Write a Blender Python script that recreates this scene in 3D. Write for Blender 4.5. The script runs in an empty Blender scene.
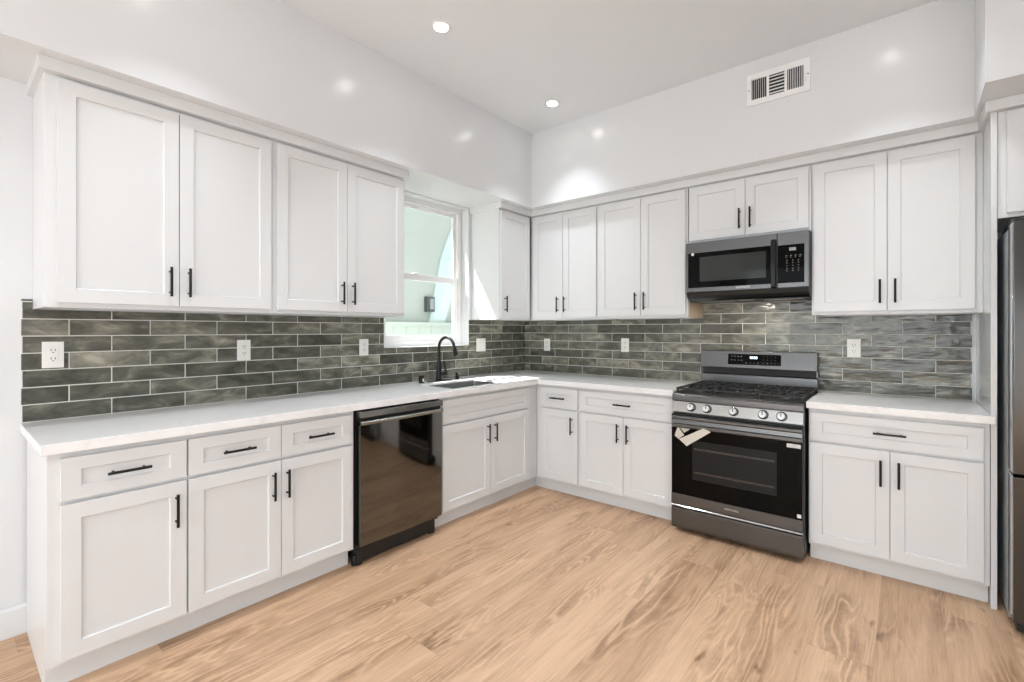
import bpy, bmesh, math, random
from mathutils import Vector
random.seed(4)
S = bpy.context.scene
COL = S.collection

# ---------------------------------------------------------------- camera
CX, CY, CH, YAW, FPX, X0, Y0 = 2.9704, -3.7828, 1.3167, 0.6897, 474.9, 513.3, 330.4
cam_d = bpy.data.cameras.new('camera')
cam = bpy.data.objects.new('camera', cam_d)
COL.objects.link(cam)
cam.location = (CX, CY, CH)
cam.rotation_euler = (math.pi/2, 0, YAW)
cam_d.sensor_fit = 'HORIZONTAL'
cam_d.sensor_width = 36
cam_d.lens = 36*FPX/1024
cam_d.shift_x = -(X0-512)/1024
cam_d.shift_y = -(341-Y0)/1024
cam_d.clip_start = 0.05
S.camera = cam

# ---------------------------------------------------------------- world, sun, daylight
W = bpy.data.worlds.new('world'); S.world = W; W.use_nodes = True
wn = W.node_tree.nodes; wl = W.node_tree.links
bg = wn['Background']
bg.inputs[0].default_value = (0.90, 0.95, 1.0, 1); bg.inputs[1].default_value = 1.8

def lamp(name, kind, loc, target, energy, color=(1, 1, 1), **kw):
    d = bpy.data.lights.new(name, kind); d.energy = energy; d.color = color
    for k, v in kw.items(): setattr(d, k, v)
    o = bpy.data.objects.new(name, d); COL.objects.link(o)
    o.location = loc
    o.rotation_euler = (Vector(target)-Vector(loc)).to_track_quat('-Z', 'Y').to_euler()
    return o
sd = Vector((1, .84, -1.72)).normalized()
lamp('sun', 'SUN', (-3, -3, 6), tuple(Vector((-3, -3, 6))+sd), 26.0, (1, .97, .92), angle=math.radians(.6))
# daylight entering through the tall windows behind the camera and on the right side
lamp('daylight_rear', 'AREA', (2.1, -7.62, 1.15), (2.1, -1.5, .6), 64, (.90, .96, 1), shape='RECTANGLE', size=3.2, size_y=1.4)
lamp('daylight_side', 'AREA', (4.42, -4.6, 1.0), (.6, -3.0, .3), 13, (.90, .96, 1), shape='RECTANGLE', size=2.6, size_y=1.3)

S.view_settings.view_transform = 'Standard'
S.view_settings.look = 'None'
S.view_settings.gamma = 1
S.view_settings.use_curve_mapping = False
S.view_settings.exposure = 0.10
LAMP_W, ROOM_FILL_W = 3.7, 7.0

# ---------------------------------------------------------------- materials
def mat(name, color, rough=.5, metal=0, spec=.5, coat=0, emit=None, es=0):
    m = bpy.data.materials.new(name); m.use_nodes = True
    b = m.node_tree.nodes['Principled BSDF']
    b.inputs['Base Color'].default_value = (*color, 1)
    b.inputs['Roughness'].default_value = rough
    b.inputs['Metallic'].default_value = metal
    b.inputs['Specular IOR Level'].default_value = spec
    b.inputs['Coat Weight'].default_value = coat
    if emit:
        b.inputs['Emission Color'].default_value = (*emit, 1); b.inputs['Emission Strength'].default_value = es
    return m
def N(m, t, **kw):
    n = m.node_tree.nodes.new(t)
    for k, v in kw.items():
        if k in n.inputs.keys(): n.inputs[k].default_value = v
        else: setattr(n, k, v)
    return n
def L(m, a, b): m.node_tree.links.new(a, b)
def BS(m): return m.node_tree.nodes['Principled BSDF']
def add_bump(m, scale, strength, dist=.002, detail=3, sx=(1, 1, 1)):
    tc = N(m, 'ShaderNodeTexCoord'); mp = N(m, 'ShaderNodeMapping'); mp.inputs['Scale'].default_value = sx
    nz = N(m, 'ShaderNodeTexNoise'); nz.inputs['Scale'].default_value = scale; nz.inputs['Detail'].default_value = detail
    bp = N(m, 'ShaderNodeBump'); bp.inputs['Strength'].default_value = strength; bp.inputs['Distance'].default_value = dist
    L(m, tc.outputs['Object'], mp.inputs[0]); L(m, mp.outputs[0], nz.inputs['Vector'])
    L(m, nz.outputs['Fac'], bp.inputs['Height']); L(m, bp.outputs[0], BS(m).inputs['Normal'])
    return nz
def ramp(m, fac, stops):
    r = N(m, 'ShaderNodeValToRGB'); e = r.color_ramp.elements
    e[0].position, e[0].color = stops[0][0], (*stops[0][1], 1)
    e[1].position, e[1].color = stops[-1][0], (*stops[-1][1], 1)
    for p, c in stops[1:-1]:
        x = e.new(p); x.color = (*c, 1)
    L(m, fac, r.inputs[0]); return r.outputs[0]

M = {}
M['wall'] = mat('wall_paint', (.735, .75, .765), .21, 0, .5); add_bump(M['wall'], 40, .03)
M['ceiling'] = mat('ceiling_paint', (.80, .83, .86), .7); add_bump(M['ceiling'], 60, .08)
M['cabinet'] = mat('cabinet_lacquer', (.73, .742, .75), .32); add_bump(M['cabinet'], 18, .02)
M['panel'] = mat('gloss_panel_lacquer', (.73, .742, .75), .08)
M['trimw'] = mat('trim_paint', (.735, .747, .755), .35)
M['vinyl'] = mat('window_vinyl', (.86, .86, .86), .3)
M['black'] = mat('matte_black_metal', (.012, .012, .013), .34, .6)
M['plastic_black'] = mat('black_plastic', (.012, .012, .012), .45)
M['iron'] = mat('cast_iron', (.018, .018, .019), .55); add_bump(M['iron'], 150, .2, .001)
M['steel'] = mat('dark_stainless', (.138, .139, .140), .28, 1.0); add_bump(M['steel'], 30, .03, .0006, 2, (1, 40, 40))
M['steel_light'] = mat('brushed_stainless', (.38, .375, .36), .26, 1.0); add_bump(M['steel_light'], 30, .03, .0006, 2, (1, 40, 40))
M['chrome'] = mat('chrome', (.75, .76, .77), .12, 1.0)
M['sink'] = mat('sink_steel', (.50, .50, .50), .22, 1.0)
M['mirror_dark'] = mat('dark_mirror_steel', (.165, .16, .15), .06, 1.0)
M['fridge_front'] = mat('black_stainless', (.09, .09, .088), .16, 1.0)
M['fridge_side'] = mat('grey_painted_steel', (.38, .40, .41), .35, .15)
M['door_edge'] = mat('polished_door_edge', (.42, .42, .42), .09, 1.0)
M['glass_black'] = mat('black_oven_glass', (.002, .002, .002), .04, 0, .10)
M['oven_glass'] = mat('oven_window_glass', (.016, .017, .018), .05, 0, .18)
M['micro_glass'] = mat('microwave_window_glass', (.022, .028, .025), .06, 0, .4)
M['plate'] = mat('outlet_plastic', (.84, .84, .81), .35)
M['slot'] = mat('slot_dark', (.02, .02, .02), .6)
M['paper'] = mat('tag_paper', (.66, .62, .54), .7)
M['wood_raw'] = mat('raw_particle_board', (.62, .50, .36), .7); add_bump(M['wood_raw'], 220, .4, .001)
M['lens'] = mat('lamp_lens', (1, 1, 1), .4, emit=(1, .97, .93), es=30)
M['led'] = mat('display_digits', (.5, .8, 1), .4, emit=(.6, .85, 1), es=3)
M['led_dim'] = mat('display_legend', (.30, .31, .30), .5)
M['display'] = mat('display_panel', (.30, .33, .32), .3)
M['logo'] = mat('logo_print', (.72, .72, .70), .35, .5)
M['filter'] = mat('grease_filter_mesh', (.35, .35, .35), .4, 1.0); add_bump(M['filter'], 400, .5, .002)
M['sticker'] = mat('sticker_white', (.80, .80, .78), .5)
M['lantern'] = mat('lantern_black', (.04, .05, .05), .5)
M['lantern_glass'] = mat('lantern_glass', (.25, .28, .27), .2)

# quartz counter
m = M['quartz'] = mat('white_quartz', (.8, .8, .79), .16)
tc = N(m, 'ShaderNodeTexCoord'); nz = N(m, 'ShaderNodeTexNoise', Scale=1.3, Detail=6, Roughness=.55, Distortion=1.2)
L(m, tc.outputs['Object'], nz.inputs['Vector'])
L(m, ramp(m, nz.outputs['Fac'], [(.0, (.89, .89, .89)), (.475, (.88, .88, .88)), (.50, (.83, .828, .82)), (.525, (.88, .88, .88)), (1, (.87, .87, .87))]), BS(m).inputs['Base Color'])

# floor planks: run along y, 0.19 wide, 1.5 long
m = M['floor'] = mat('oak_planks', (.5, .35, .24), .42)
tc = N(m, 'ShaderNodeTexCoord'); sep = N(m, 'ShaderNodeSeparateXYZ'); L(m, tc.outputs['Object'], sep.inputs[0])
def mth(op, a, b=None, c=None):
    n = N(m, 'ShaderNodeMath', operation=op)
    for i, v in enumerate((a, b, c)):
        if v is None: continue
        if isinstance(v, (int, float)): n.inputs[i].default_value = v
        else: L(m, v, n.inputs[i])
    return n.outputs[0]
PW, PL = .225, 1.52
xs = mth('DIVIDE', sep.outputs[0], PW); ix = mth('FLOOR', xs); fx = mth('SUBTRACT', xs, ix)
w1 = N(m, 'ShaderNodeTexWhiteNoise', noise_dimensions='1D'); L(m, ix, w1.inputs['W'])
ys = mth('ADD', mth('DIVIDE', sep.outputs[1], PL), mth('MULTIPLY', w1.outputs[0], 7.3)); iy = mth('FLOOR', ys); fy = mth('SUBTRACT', ys, iy)
cid = N(m, 'ShaderNodeCombineXYZ'); L(m, ix, cid.inputs[0]); L(m, iy, cid.inputs[1])
w2 = N(m, 'ShaderNodeTexWhiteNoise', noise_dimensions='2D'); L(m, cid.outputs[0], w2.inputs['Vector'])
off = N(m, 'ShaderNodeVectorMath', operation='SCALE'); off.inputs['Scale'].default_value = 17.0; L(m, w2.outputs['Color'], off.inputs[0])
pv = N(m, 'ShaderNodeVectorMath', operation='ADD'); L(m, tc.outputs['Object'], pv.inputs[0]); L(m, off.outputs[0], pv.inputs[1])
def mapped(sc):
    mp = N(m, 'ShaderNodeMapping'); mp.inputs['Scale'].default_value = sc; L(m, pv.outputs[0], mp.inputs[0]); return mp.outputs[0]
broad = N(m, 'ShaderNodeTexNoise', Scale=1.0, Detail=4, Roughness=.6, Distortion=.5); L(m, mapped((11, 1.0, 1)), broad.inputs['Vector'])
fine = N(m, 'ShaderNodeTexNoise', Scale=1.0, Detail=5, Roughness=.75); L(m, mapped((150, 6, 1)), fine.inputs['Vector'])
pore = N(m, 'ShaderNodeTexNoise', Scale=1.0, Detail=3, Roughness=.7); L(m, mapped((60, 34, 1)), pore.inputs['Vector'])
# cathedral rings: iso-lines of a stretched noise field, only strong in some zones
fld = N(m, 'ShaderNodeTexNoise', Scale=1.0, Detail=3, Roughness=.42, Distortion=.2); L(m, mapped((5.0, .7, 1)), fld.inputs['Vector'])
rings = mth('SINE', mth('MULTIPLY', fld.outputs['Fac'], 150.0))
rings = mth('MULTIPLY', mth('ADD', rings, 1.0), .5)
rings = mth('SUBTRACT', .75, mth('POWER', rings, 2.5))
zone = N(m, 'ShaderNodeTexNoise', Scale=1.0, Detail=2); L(m, mapped((5.5, 1.4, 1)), zone.inputs['Vector'])
zf = mth('MULTIPLY', mth('MAXIMUM', mth('SUBTRACT', zone.outputs['Fac'], .43), 0.0), 5.0); zf = mth('MINIMUM', zf, 1.0)
knot = N(m, 'ShaderNodeTexNoise', Scale=1.0, Detail=3, Roughness=.6); L(m, mapped((10, 3.0, 1)), knot.inputs['Vector'])
kn = mth('MULTIPLY', mth('MAXIMUM', mth('SUBTRACT', knot.outputs['Fac'], .665), 0.0), 3.0)
mid = N(m, 'ShaderNodeTexNoise', Scale=1.0, Detail=3, Roughness=.6, Distortion=.4); L(m, mapped((42, 1.8, 1)), mid.inputs['Vector'])
g = mth('ADD', mth('MULTIPLY', broad.outputs['Fac'], .36), mth('MULTIPLY', fine.outputs['Fac'], .32))
g = mth('ADD', g, mth('MULTIPLY', mid.outputs['Fac'], .20))
g = mth('ADD', g, mth('MULTIPLY', mth('MULTIPLY', rings, zf), .17))
g = mth('ADD', g, mth('MULTIPLY', mth('MULTIPLY', mth('SUBTRACT', pore.outputs['Fac'], .45), zf), .22))
g = mth('ADD', g, mth('MULTIPLY', mth('SUBTRACT', w2.outputs['Value'], .5), .12))
g = mth('ADD', g, kn)
colr = ramp(m, g, [(.35, (.69, .465, .30)), (.49, (.54, .345, .213)), (.64, (.345, .205, .118)), (.86, (.13, .07, .038))])
ex = mth('MINIMUM', fx, mth('SUBTRACT', 1.0, fx)); ey = mth('MINIMUM', fy, mth('SUBTRACT', 1.0, fy))
seam = mth('MINIMUM', mth('DIVIDE', ex, .0065), mth('DIVIDE', ey, .0011)); seam = mth('MINIMUM', seam, 1.0)
mx = N(m, 'ShaderNodeMix', data_type='RGBA'); L(m, mth('MULTIPLY_ADD', seam, .45, .55), mx.inputs[0])
mx.inputs[6].default_value = (.20, .12, .07, 1); L(m, colr, mx.inputs[7])
L(m, mx.outputs[2], BS(m).inputs['Base Color'])
bp = N(m, 'ShaderNodeBump', Strength=.25, Distance=.0012); L(m, mth('ADD', seam, mth('MULTIPLY', fine.outputs['Fac'], .35)), bp.inputs['Height']); L(m, bp.outputs[0], BS(m).inputs['Normal'])

# glazed tile
m = M['tile'] = mat('glazed_green_grey_tile', (.1, .1, .09), .12, 0, .36)
tc = N(m, 'ShaderNodeTexCoord'); geo = N(m, 'ShaderNodeNewGeometry')
ofs = N(m, 'ShaderNodeVectorMath', operation='SCALE'); cmb = N(m, 'ShaderNodeCombineXYZ')
L(m, geo.outputs['Random Per Island'], cmb.inputs[0]); L(m, geo.outputs['Random Per Island'], cmb.inputs[2]); L(m, cmb.outputs[0], ofs.inputs[0]); ofs.inputs['Scale'].default_value = 31
ad = N(m, 'ShaderNodeVectorMath', operation='ADD'); L(m, tc.outputs['Object'], ad.inputs[0]); L(m, ofs.outputs[0], ad.inputs[1])
mp = N(m, 'ShaderNodeMapping'); mp.inputs['Scale'].default_value = (7, 7, 16); L(m, ad.outputs[0], mp.inputs[0])
cl = N(m, 'ShaderNodeTexNoise', Scale=1.0, Detail=4, Roughness=.62, Distortion=.55); L(m, mp.outputs[0], cl.inputs['Vector'])
v = mth('ADD', mth('MULTIPLY', cl.outputs['Fac'], .8), mth('MULTIPLY', geo.outputs['Random Per Island'], .2))
L(m, ramp(m, v, [(.32, (.060, .062, .050)), (.50, (.126, .125, .101)), (.62, (.245, .237, .192)), (.76, (.48, .455, .365))]), BS(m).inputs['Base Color'])
wv = N(m, 'ShaderNodeTexNoise', Scale=1.0, Detail=2, Roughness=.5); mp2 = N(m, 'ShaderNodeMapping'); mp2.inputs['Scale'].default_value = (7.5, 7.5, 20)
L(m, ad.outputs[0], mp2.inputs[0]); L(m, mp2.outputs[0], wv.inputs['Vector'])
bp = N(m, 'ShaderNodeBump', Strength=.7, Distance=.007); L(m, wv.outputs['Fac'], bp.inputs['Height']); L(m, bp.outputs[0], BS(m).inputs['Normal'])
M['grout'] = mat('grout', (.74, .73, .69), .85)

# window glass
m = M['glass'] = bpy.data.materials.new('window_glass'); m.use_nodes = True
nt = m.node_tree; nt.nodes.remove(nt.nodes['Principled BSDF'])
out = nt.nodes['Material Output']
tr = nt.nodes.new('ShaderNodeBsdfTransparent'); tr.inputs[0].default_value = (.965, .985, .97, 1)
gl = nt.nodes.new('ShaderNodeBsdfGlossy'); gl.inputs['Roughness'].default_value = .02
lw = nt.nodes.new('ShaderNodeLayerWeight'); lw.inputs[0].default_value = .5
pw = nt.nodes.new('ShaderNodeMath'); pw.operation = 'POWER'; pw.inputs[1].default_value = 5; nt.links.new(lw.outputs['Facing'], pw.inputs[0])
fr = nt.nodes.new('ShaderNodeMath'); fr.operation = 'MULTIPLY_ADD'; fr.inputs[1].default_value = .96; fr.inputs[2].default_value = .04; nt.links.new(pw.outputs[0], fr.inputs[0])
ms = nt.nodes.new('ShaderNodeMixShader')
nt.links.new(fr.outputs[0], ms.inputs[0]); nt.links.new(tr.outputs[0], ms.inputs[1]); nt.links.new(gl.outputs[0], ms.inputs[2]); nt.links.new(ms.outputs[0], out.inputs[0])
# stucco outside
M['stucco'] = mat('neighbour_stucco', (.39, .42, .385), .9); add_bump(M['stucco'], 90, .5, .004)
M['block'] = mat('painted_block', (.47, .52, .47), .85); add_bump(M['block'], 60, .4, .003)
M['aqua'] = mat('pale_aqua_sunlight_and_rail', (.50, .62, .60), .7)  # sunlight colour of the slanted band, shared with the rail
M['ground'] = mat('outside_concrete', (.45, .45, .43), .9)

# ---------------------------------------------------------------- geometry helpers
class MB:
    def __init__(self): self.bm = bmesh.new(); self.mi = 0
    def face(self, vs, mi=None):
        try:
            f = self.bm.faces.new(vs); f.material_index = self.mi if mi is None else mi; return f
        except ValueError: return None
    def box(self, x0, x1, y0, y1, z0, z1):
        x0, x1 = sorted((x0, x1)); y0, y1 = sorted((y0, y1)); z0, z1 = sorted((z0, z1))
        v = [self.bm.verts.new(p) for p in ((x0, y0, z0), (x1, y0, z0), (x1, y1, z0), (x0, y1, z0), (x0, y0, z1), (x1, y0, z1), (x1, y1, z1), (x0, y1, z1))]
        for q in ((3, 2, 1, 0), (4, 5, 6, 7), (0, 1, 5, 4), (1, 2, 6, 5), (2, 3, 7, 6), (3, 0, 4, 7)): self.face([v[i] for i in q])
        return self
    def prism(self, pts, axis, a, b):
        """pts: 2-D outline in the two other axes (in xyz order), extruded along axis from a to b"""
        def P(p, t):
            q = list(p); q.insert(axis, t); return q
        A = [self.bm.verts.new(P(p, a)) for p in pts]; B = [self.bm.verts.new(P(p, b)) for p in pts]
        n = len(pts)
        self.face(A); self.face(B[::-1])
        for i in range(n): self.face([A[i], B[i], B[(i+1) % n], A[(i+1) % n]])
        return self
    def tube(self, pts, r, seg=12, cap=True):
        pts = [Vector(p) for p in pts]; rings = []
        rr = r if isinstance(r, (list, tuple)) else [r]*len(pts)
        up = None
        for i, p in enumerate(pts):
            t = (pts[min(i+1, len(pts)-1)]-pts[max(i-1, 0)]).normalized()
            if up is None:
                up = Vector((0, 0, 1)) if abs(t.z) < .9 else Vector((1, 0, 0))
            u = (up-t*up.dot(t)).normalized(); w = t.cross(u); up = u
            rings.append([self.bm.verts.new(p+(u*math.cos(a)+w*math.sin(a))*rr[i]) for a in [2*math.pi*k/seg for k in range(seg)]])
        for a, b in zip(rings, rings[1:]):
            for k in range(seg): self.face([a[k], a[(k+1) % seg], b[(k+1) % seg], b[k]])
        if cap: self.face(rings[0][::-1]); self.face(rings[-1])
        return self
    def cyl(self, c, axis, r, h, seg=24, r2=None):
        d = Vector((0, 0, 0)); d[axis] = h
        return self.tube([c, Vector(c)+d], [r, r if r2 is None else r2], seg)
SH = {}
WORLD = {}
def link(name, mb, mats, parent=None, bevel=0, smooth=False, seg=2):
    bm = mb.bm; bmesh.ops.recalc_face_normals(bm, faces=bm.faces)
    xs = [v.co for v in bm.verts]
    lo = Vector([min(c[i] for c in xs) for i in range(3)]); hi = Vector([max(c[i] for c in xs) for i in range(3)])
    org = Vector(((lo.x+hi.x)/2, (lo.y+hi.y)/2, lo.z))
    bmesh.ops.translate(bm, verts=bm.verts, vec=-org)
    me = bpy.data.meshes.new(name); bm.to_mesh(me); bm.free()
    for mm in (mats if isinstance(mats, (list, tuple)) else [mats]): me.materials.append(mm)
    if smooth:
        for p in me.polygons: p.use_smooth = True
        me.set_sharp_from_angle(angle=math.radians(40))
    o = bpy.data.objects.new(name, me); COL.objects.link(o)
    pw = Vector((0, 0, 0))
    if parent: o.parent = parent; pw = WORLD[parent.name]
    o.location = org-pw; WORLD[o.name] = org
    if bevel:
        b = o.modifiers.new('bevel', 'BEVEL'); b.width = bevel; b.segments = seg; b.limit_method = 'ANGLE'; b.angle_limit = math.radians(35)
        b.harden_normals = True
    return o
def thing(name, loc, label, cat, group=None):
    o = bpy.data.objects.new(name, None); COL.objects.link(o); o.location = loc; o.empty_display_size = .1
    WORLD[o.name] = Vector(loc); return tag(o, label, cat, group)
def tag(o, label, cat, group=None):
    o['label'] = label; o['category'] = cat
    if group: o['group'] = group
    return o
def struct(o): o['kind'] = 'structure'; return o
def box(*a): return MB().box(*a)

# the two cabinet runs: u runs along the wall, d out from it
def LEFT(u, d, z): return (d, u, z)
def BACK(u, d, z): return (u, -d, z)
def mbox(mb, mp, u0, u1, d0, d1, z0, z1):
    a = mp(u0, d0, z0); b = mp(u1, d1, z1); return mb.box(a[0], b[0], a[1], b[1], a[2], b[2])

def shaker(mp, u0, u1, z0, z1, d0, d1, rail=.057, rec=.009):
    mb = MB(); bm = mb.bm; u0, u1 = sorted((u0, u1))
    def ring(ua, ub, za, zb, d): return [bm.verts.new(mp(*p)) for p in ((ua, d, za), (ub, d, za), (ub, d, zb), (ua, d, zb))]
    back = ring(u0, u1, z0, z1, d0); fr = ring(u0, u1, z0, z1, d1)
    rz = min(rail, (z1-z0)*.30)
    i1 = ring(u0+rail, u1-rail, z0+rz, z1-rz, d1); i2 = ring(u0+rail+.002, u1-rail-.002, z0+rz+.002, z1-rz-.002, d1-rec)
    mb.face(back); mb.face(i2)
    for a, b in ((back, fr), (fr, i1), (i1, i2)):
        for k in range(4): mb.face([a[k], a[(k+1) % 4], b[(k+1) % 4], b[k]])
    return mb
def pull(parent, mp, u, z, d, vertical, ln=.135):
    """black bar pull standing off the front"""
    mb = MB(); h = ln/2
    if vertical:
        mb.tube([mp(u, d+.030, z-h), mp(u, d+.030, z+h)], .0058, 12)
        for s in (-.048, .048): mb.tube([mp(u, d-.001, z+s), mp(u, d+.030, z+s)], .0045, 10)
    else:
        mb.tube([mp(u-h, d+.030, z), mp(u+h, d+.030, z)], .0058, 12)
        for s in (-.048, .048): mb.tube([mp(u+s, d-.001, z), mp(u+s, d+.030, z)], .0045, 10)
    return link('handle', mb, M['black'], parent, smooth=True)

BASE_Z, CT0, CT1 = .10, .876, .914
def base_cabinet(mp, u0, u1, label, doors, drawers, left_end=False, filler=None, name='base_cabinet', kickspan=None):
    """doors: list of (u0,u1,handle u or None); drawers: list of (u0,u1,handle?)"""
    c = mp((u0+u1)/2, .3, 0)
    t = thing(name, (c[0], c[1], 0), label, 'cabinet', 'white base cabinets')
    mb = MB()
    th = .018
    mbox(mb, mp, u0, u0+th, .012, .587, BASE_Z, CT0); mbox(mb, mp, u1-th, u1, .012, .587, BASE_Z, CT0)
    mbox(mb, mp, u0+th, u1-th, .012, .587, BASE_Z, BASE_Z+th); mbox(mb, mp, u0+th, u1-th, .012, .02, BASE_Z+th, CT0)
    # face frame
    mbox(mb, mp, u0, u0+.038, .587, .605, BASE_Z, CT0); mbox(mb, mp, u1-.038, u1, .587, .605, BASE_Z, CT0)
    for za, zb in ((BASE_Z, .135), (.67, .712), (.84, CT0)): mbox(mb, mp, u0+.038, u1-.038, .587, .605, za, zb)
    mids = [d[1] for d in doors[:-1]]
    for s in mids: mbox(mb, mp, s-.02, s+.02, .587, .605, .135, .67)
    for s in [d[1] for d in drawers[:-1]]: mbox(mb, mp, s-.02, s+.02, .587, .605, .712, .84)
    link('body', mb, M['cabinet'], t, .001)
    ks = kickspan or (u0, u1)
    mb = MB(); mbox(mb, mp, ks[0], ks[1], .535, .55, 0, BASE_Z)
    if left_end: mbox(mb, mp, u0, u0+th, .02, .535, 0, BASE_Z)
    link('toe_kick', mb, M['trimw'], t, .001)
    if filler:
        mb = MB(); mbox(mb, mp, filler[0], filler[1], .587, .605, BASE_Z, CT0); link('filler_strip', mb, M['cabinet'], t, .001)
    g = .0018
    for a, b, hu in doors:
        dr = link('door', shaker(mp, a+g, b-g, .118, .683, .606, .625), M['cabinet'], t, .0012)
        if hu is not None: pull(dr, mp, hu, .57, .625, True)
    for a, b, hh in drawers:
        dr = link('drawer' if hh else 'false_front', shaker(mp, a+g, b-g, .697, .853, .606, .625), M['cabinet'], t, .0012)
        if hh: pull(dr, mp, (a+b)/2, .775, .625, False)
    return t

UB, UT = 1.410, 2.345
def wall_cabinet(mp, u0, u1, label, doors, z0=UB, z1=UT, depth=.33, ends=(), right_raw=False, hz=None, blind=None):
    c = mp((u0+u1)/2, depth/2, 0)
    t = thing('wall_cabinet', (c[0], c[1], z0), label, 'cabinet', 'white wall cabinets')
    mb = MB(); th = .018; fd = depth-.018; b0 = .0 if z0 > 1.5 else .010
    b0 = .001
    def side(a, b): mbox(mb, mp, a, b, b0, fd, z0, z1)
    side(u0, u0+th); side(u1-th, u1)
    mbox(mb, mp, u0+th, u1-th, b0, fd, z0+.02, z0+.02+th); mbox(mb, mp, u0+th, u1-th, b0, fd, z1-th, z1); mbox(mb, mp, u0+th, u1-th, b0, .008, z0+.038, z1-th)
    fw0 = doors[0][0]-u0+.012; fw1 = u1-doors[-1][1]+.012
    if blind: fw0 = fw1 = .03
    mbox(mb, mp, u0, u0+fw0, fd, depth, z0, z1); mbox(mb, mp, u1-fw1, u1, fd, depth, z0, z1)
    mbox(mb, mp, u0+fw0, u1-fw1, fd, depth, z0, z0+.035); mbox(mb, mp, u0+fw0, u1-fw1, fd, depth, z1-.035, z1)
    for d in doors[:-1]: mbox(mb, mp, d[1]-.018, d[1]+.018, fd, depth, z0+.035, z1-.035)
    link('body', mb, M['cabinet'], t, .001)
    if right_raw:
        mb = MB(); mbox(mb, mp, u1, u1+.003, .012, fd-.002, z0, z0+.14); link('raw_side_panel', mb, M['wood_raw'], t)['label'] = 'unpainted tan wood side'
    g = .0018
    for a, b, hu in doors:
        dr = link('door', shaker(mp, a+g, b-g, z0+.020, z1-.013, depth+.001, depth+.020), M['cabinet'], t, .0012)
        if hu is not None: pull(dr, mp, hu, z0+.13 if hz is None else hz, depth+.020, True)
    return t

# ---------------------------------------------------------------- room shell
CZ, SZ = 3.04, 2.395
RX, FY = 4.40, -7.6
struct(link('floor', box(-.15, RX+.15, FY-.15, .15, -.08, 0), M['floor']))
struct(link('ceiling', box(-.15, RX+.15, FY-.15, .15, CZ, CZ+.12), M['ceiling']))
WY0, WY1, WZ0, WZ1 = -1.69, -.805, 1.19, 2.385
mb = MB()
mb.box(-.16, 0, FY-.15, WY0, 0, CZ); mb.box(-.16, 0, WY1, .15, 0, CZ)
mb.box(-.16, 0, WY0, WY1, 0, WZ0); mb.box(-.16, 0, WY0, WY1, WZ1, CZ)
struct(link('wall_left', mb, M['wall']))
struct(link('wall_back', box(0, RX+.15, 0, .15, 0, CZ), M['wall']))
# right wall with a tall opening for daylight, and the wall behind the camera with its windows
mb = MB()
mb.box(RX, RX+.15, -3.2, 0, 0, CZ); mb.box(RX, RX+.15, FY-.15, -6.0, 0, CZ); mb.box(RX, RX+.15, -6.0, -3.2, 2.6, CZ); mb.box(RX, RX+.15, -6.0, -3.2, 0, .3)
struct(link('wall_right', mb, M['wall']))
mb = MB()
mb.box(0, .4, FY-.15, FY, 0, CZ); mb.box(3.8, RX, FY-.15, FY, 0, CZ); mb.box(.4, 3.8, FY-.15, FY, 0, .4); mb.box(.4, 3.8, FY-.15, FY, 2.6, CZ)
struct(link('wall_front', mb, M['wall']))
# dropped soffit above the cabinets
SL, SB, SF = .44, .46, .88
struct(link('ceiling_soffit', MB().box(0, SL, FY, -SB, SZ, CZ), M['wall']))
mb = MB(); mb.prism([(0, 0), (0, -SB), (3.24, -SB), (3.24, -SF), (RX, -SF), (RX, 0)], 2, SZ, CZ)
struct(link('ceiling_soffit', mb, M['wall']))
mb = MB(); mb.prism([(0, 0), (.016, 0), (.016, .115), (.008, .128), (0, .128)], 1, FY+.001, -3.515)
struct(link('baseboard_left', mb, M['trimw'], bevel=.001))
# trim strips between cabinet tops and soffit
def crown(name, pts_outer):
    return None
mb = MB(); mb.box(.001, .372, -3.535, -1.752, UT, SZ); struct(link('trim_1', mb, M['trimw'], bevel=.0015))
mb = MB(); mb.prism([(.001, -.79), (.372, -.79), (.372, -.372), (3.262, -.372), (3.262, -.642), (RX-.001, -.642), (RX-.001, -.001), (.001, -.001)], 2, UT, SZ)
struct(link('trim_2', mb, M['trimw'], bevel=.0015))

# window over the sink
w1 = bpy.data.objects.new('window_1', None); COL.objects.link(w1); w1.location = (-.11, (WY0+WY1)/2, WZ0); WORLD[w1.name] = Vector(w1.location); struct(w1)
def rectframe(mb, x0, x1, ya, yb, za, zb, w):
    mb.box(x0, x1, ya, ya+w, za, zb); mb.box(x0, x1, yb-w, yb, za, zb); mb.box(x0, x1, ya+w, yb-w, za, za+w); mb.box(x0, x1, ya+w, yb-w, zb-w, zb); return mb
link('window_frame', rectframe(MB(), -.15, -.085, WY0, WY1, WZ0, WZ1, .042), M['vinyl'], w1, .002)
ZR = 1.745
sa = link('upper_sash', rectframe(MB(), -.140, -.118, WY0+.042, WY1-.042, ZR-.02, WZ1-.042, .03), M['vinyl'], w1, .002)
link('glass', box(-.131, -.127, WY0+.07, WY1-.07, ZR+.008, WZ1-.07), M['glass'], sa)
sb = link('lower_sash', rectframe(MB(), -.116, -.093, WY0+.042, WY1-.042, WZ0+.042, ZR+.03, .045), M['vinyl'], w1, .002)
link('glass', box(-.107, -.103, WY0+.085, WY1-.085, WZ0+.085, ZR-.013), M['glass'], sb)
link('sash_lock', MB().cyl((-.105, -1.30, ZR+.03), 2, .018, .012, 16).box(-.118, -.098, -1.33, -1.28, ZR+.03, ZR+.040), M['vinyl'], sb, .001)
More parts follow.
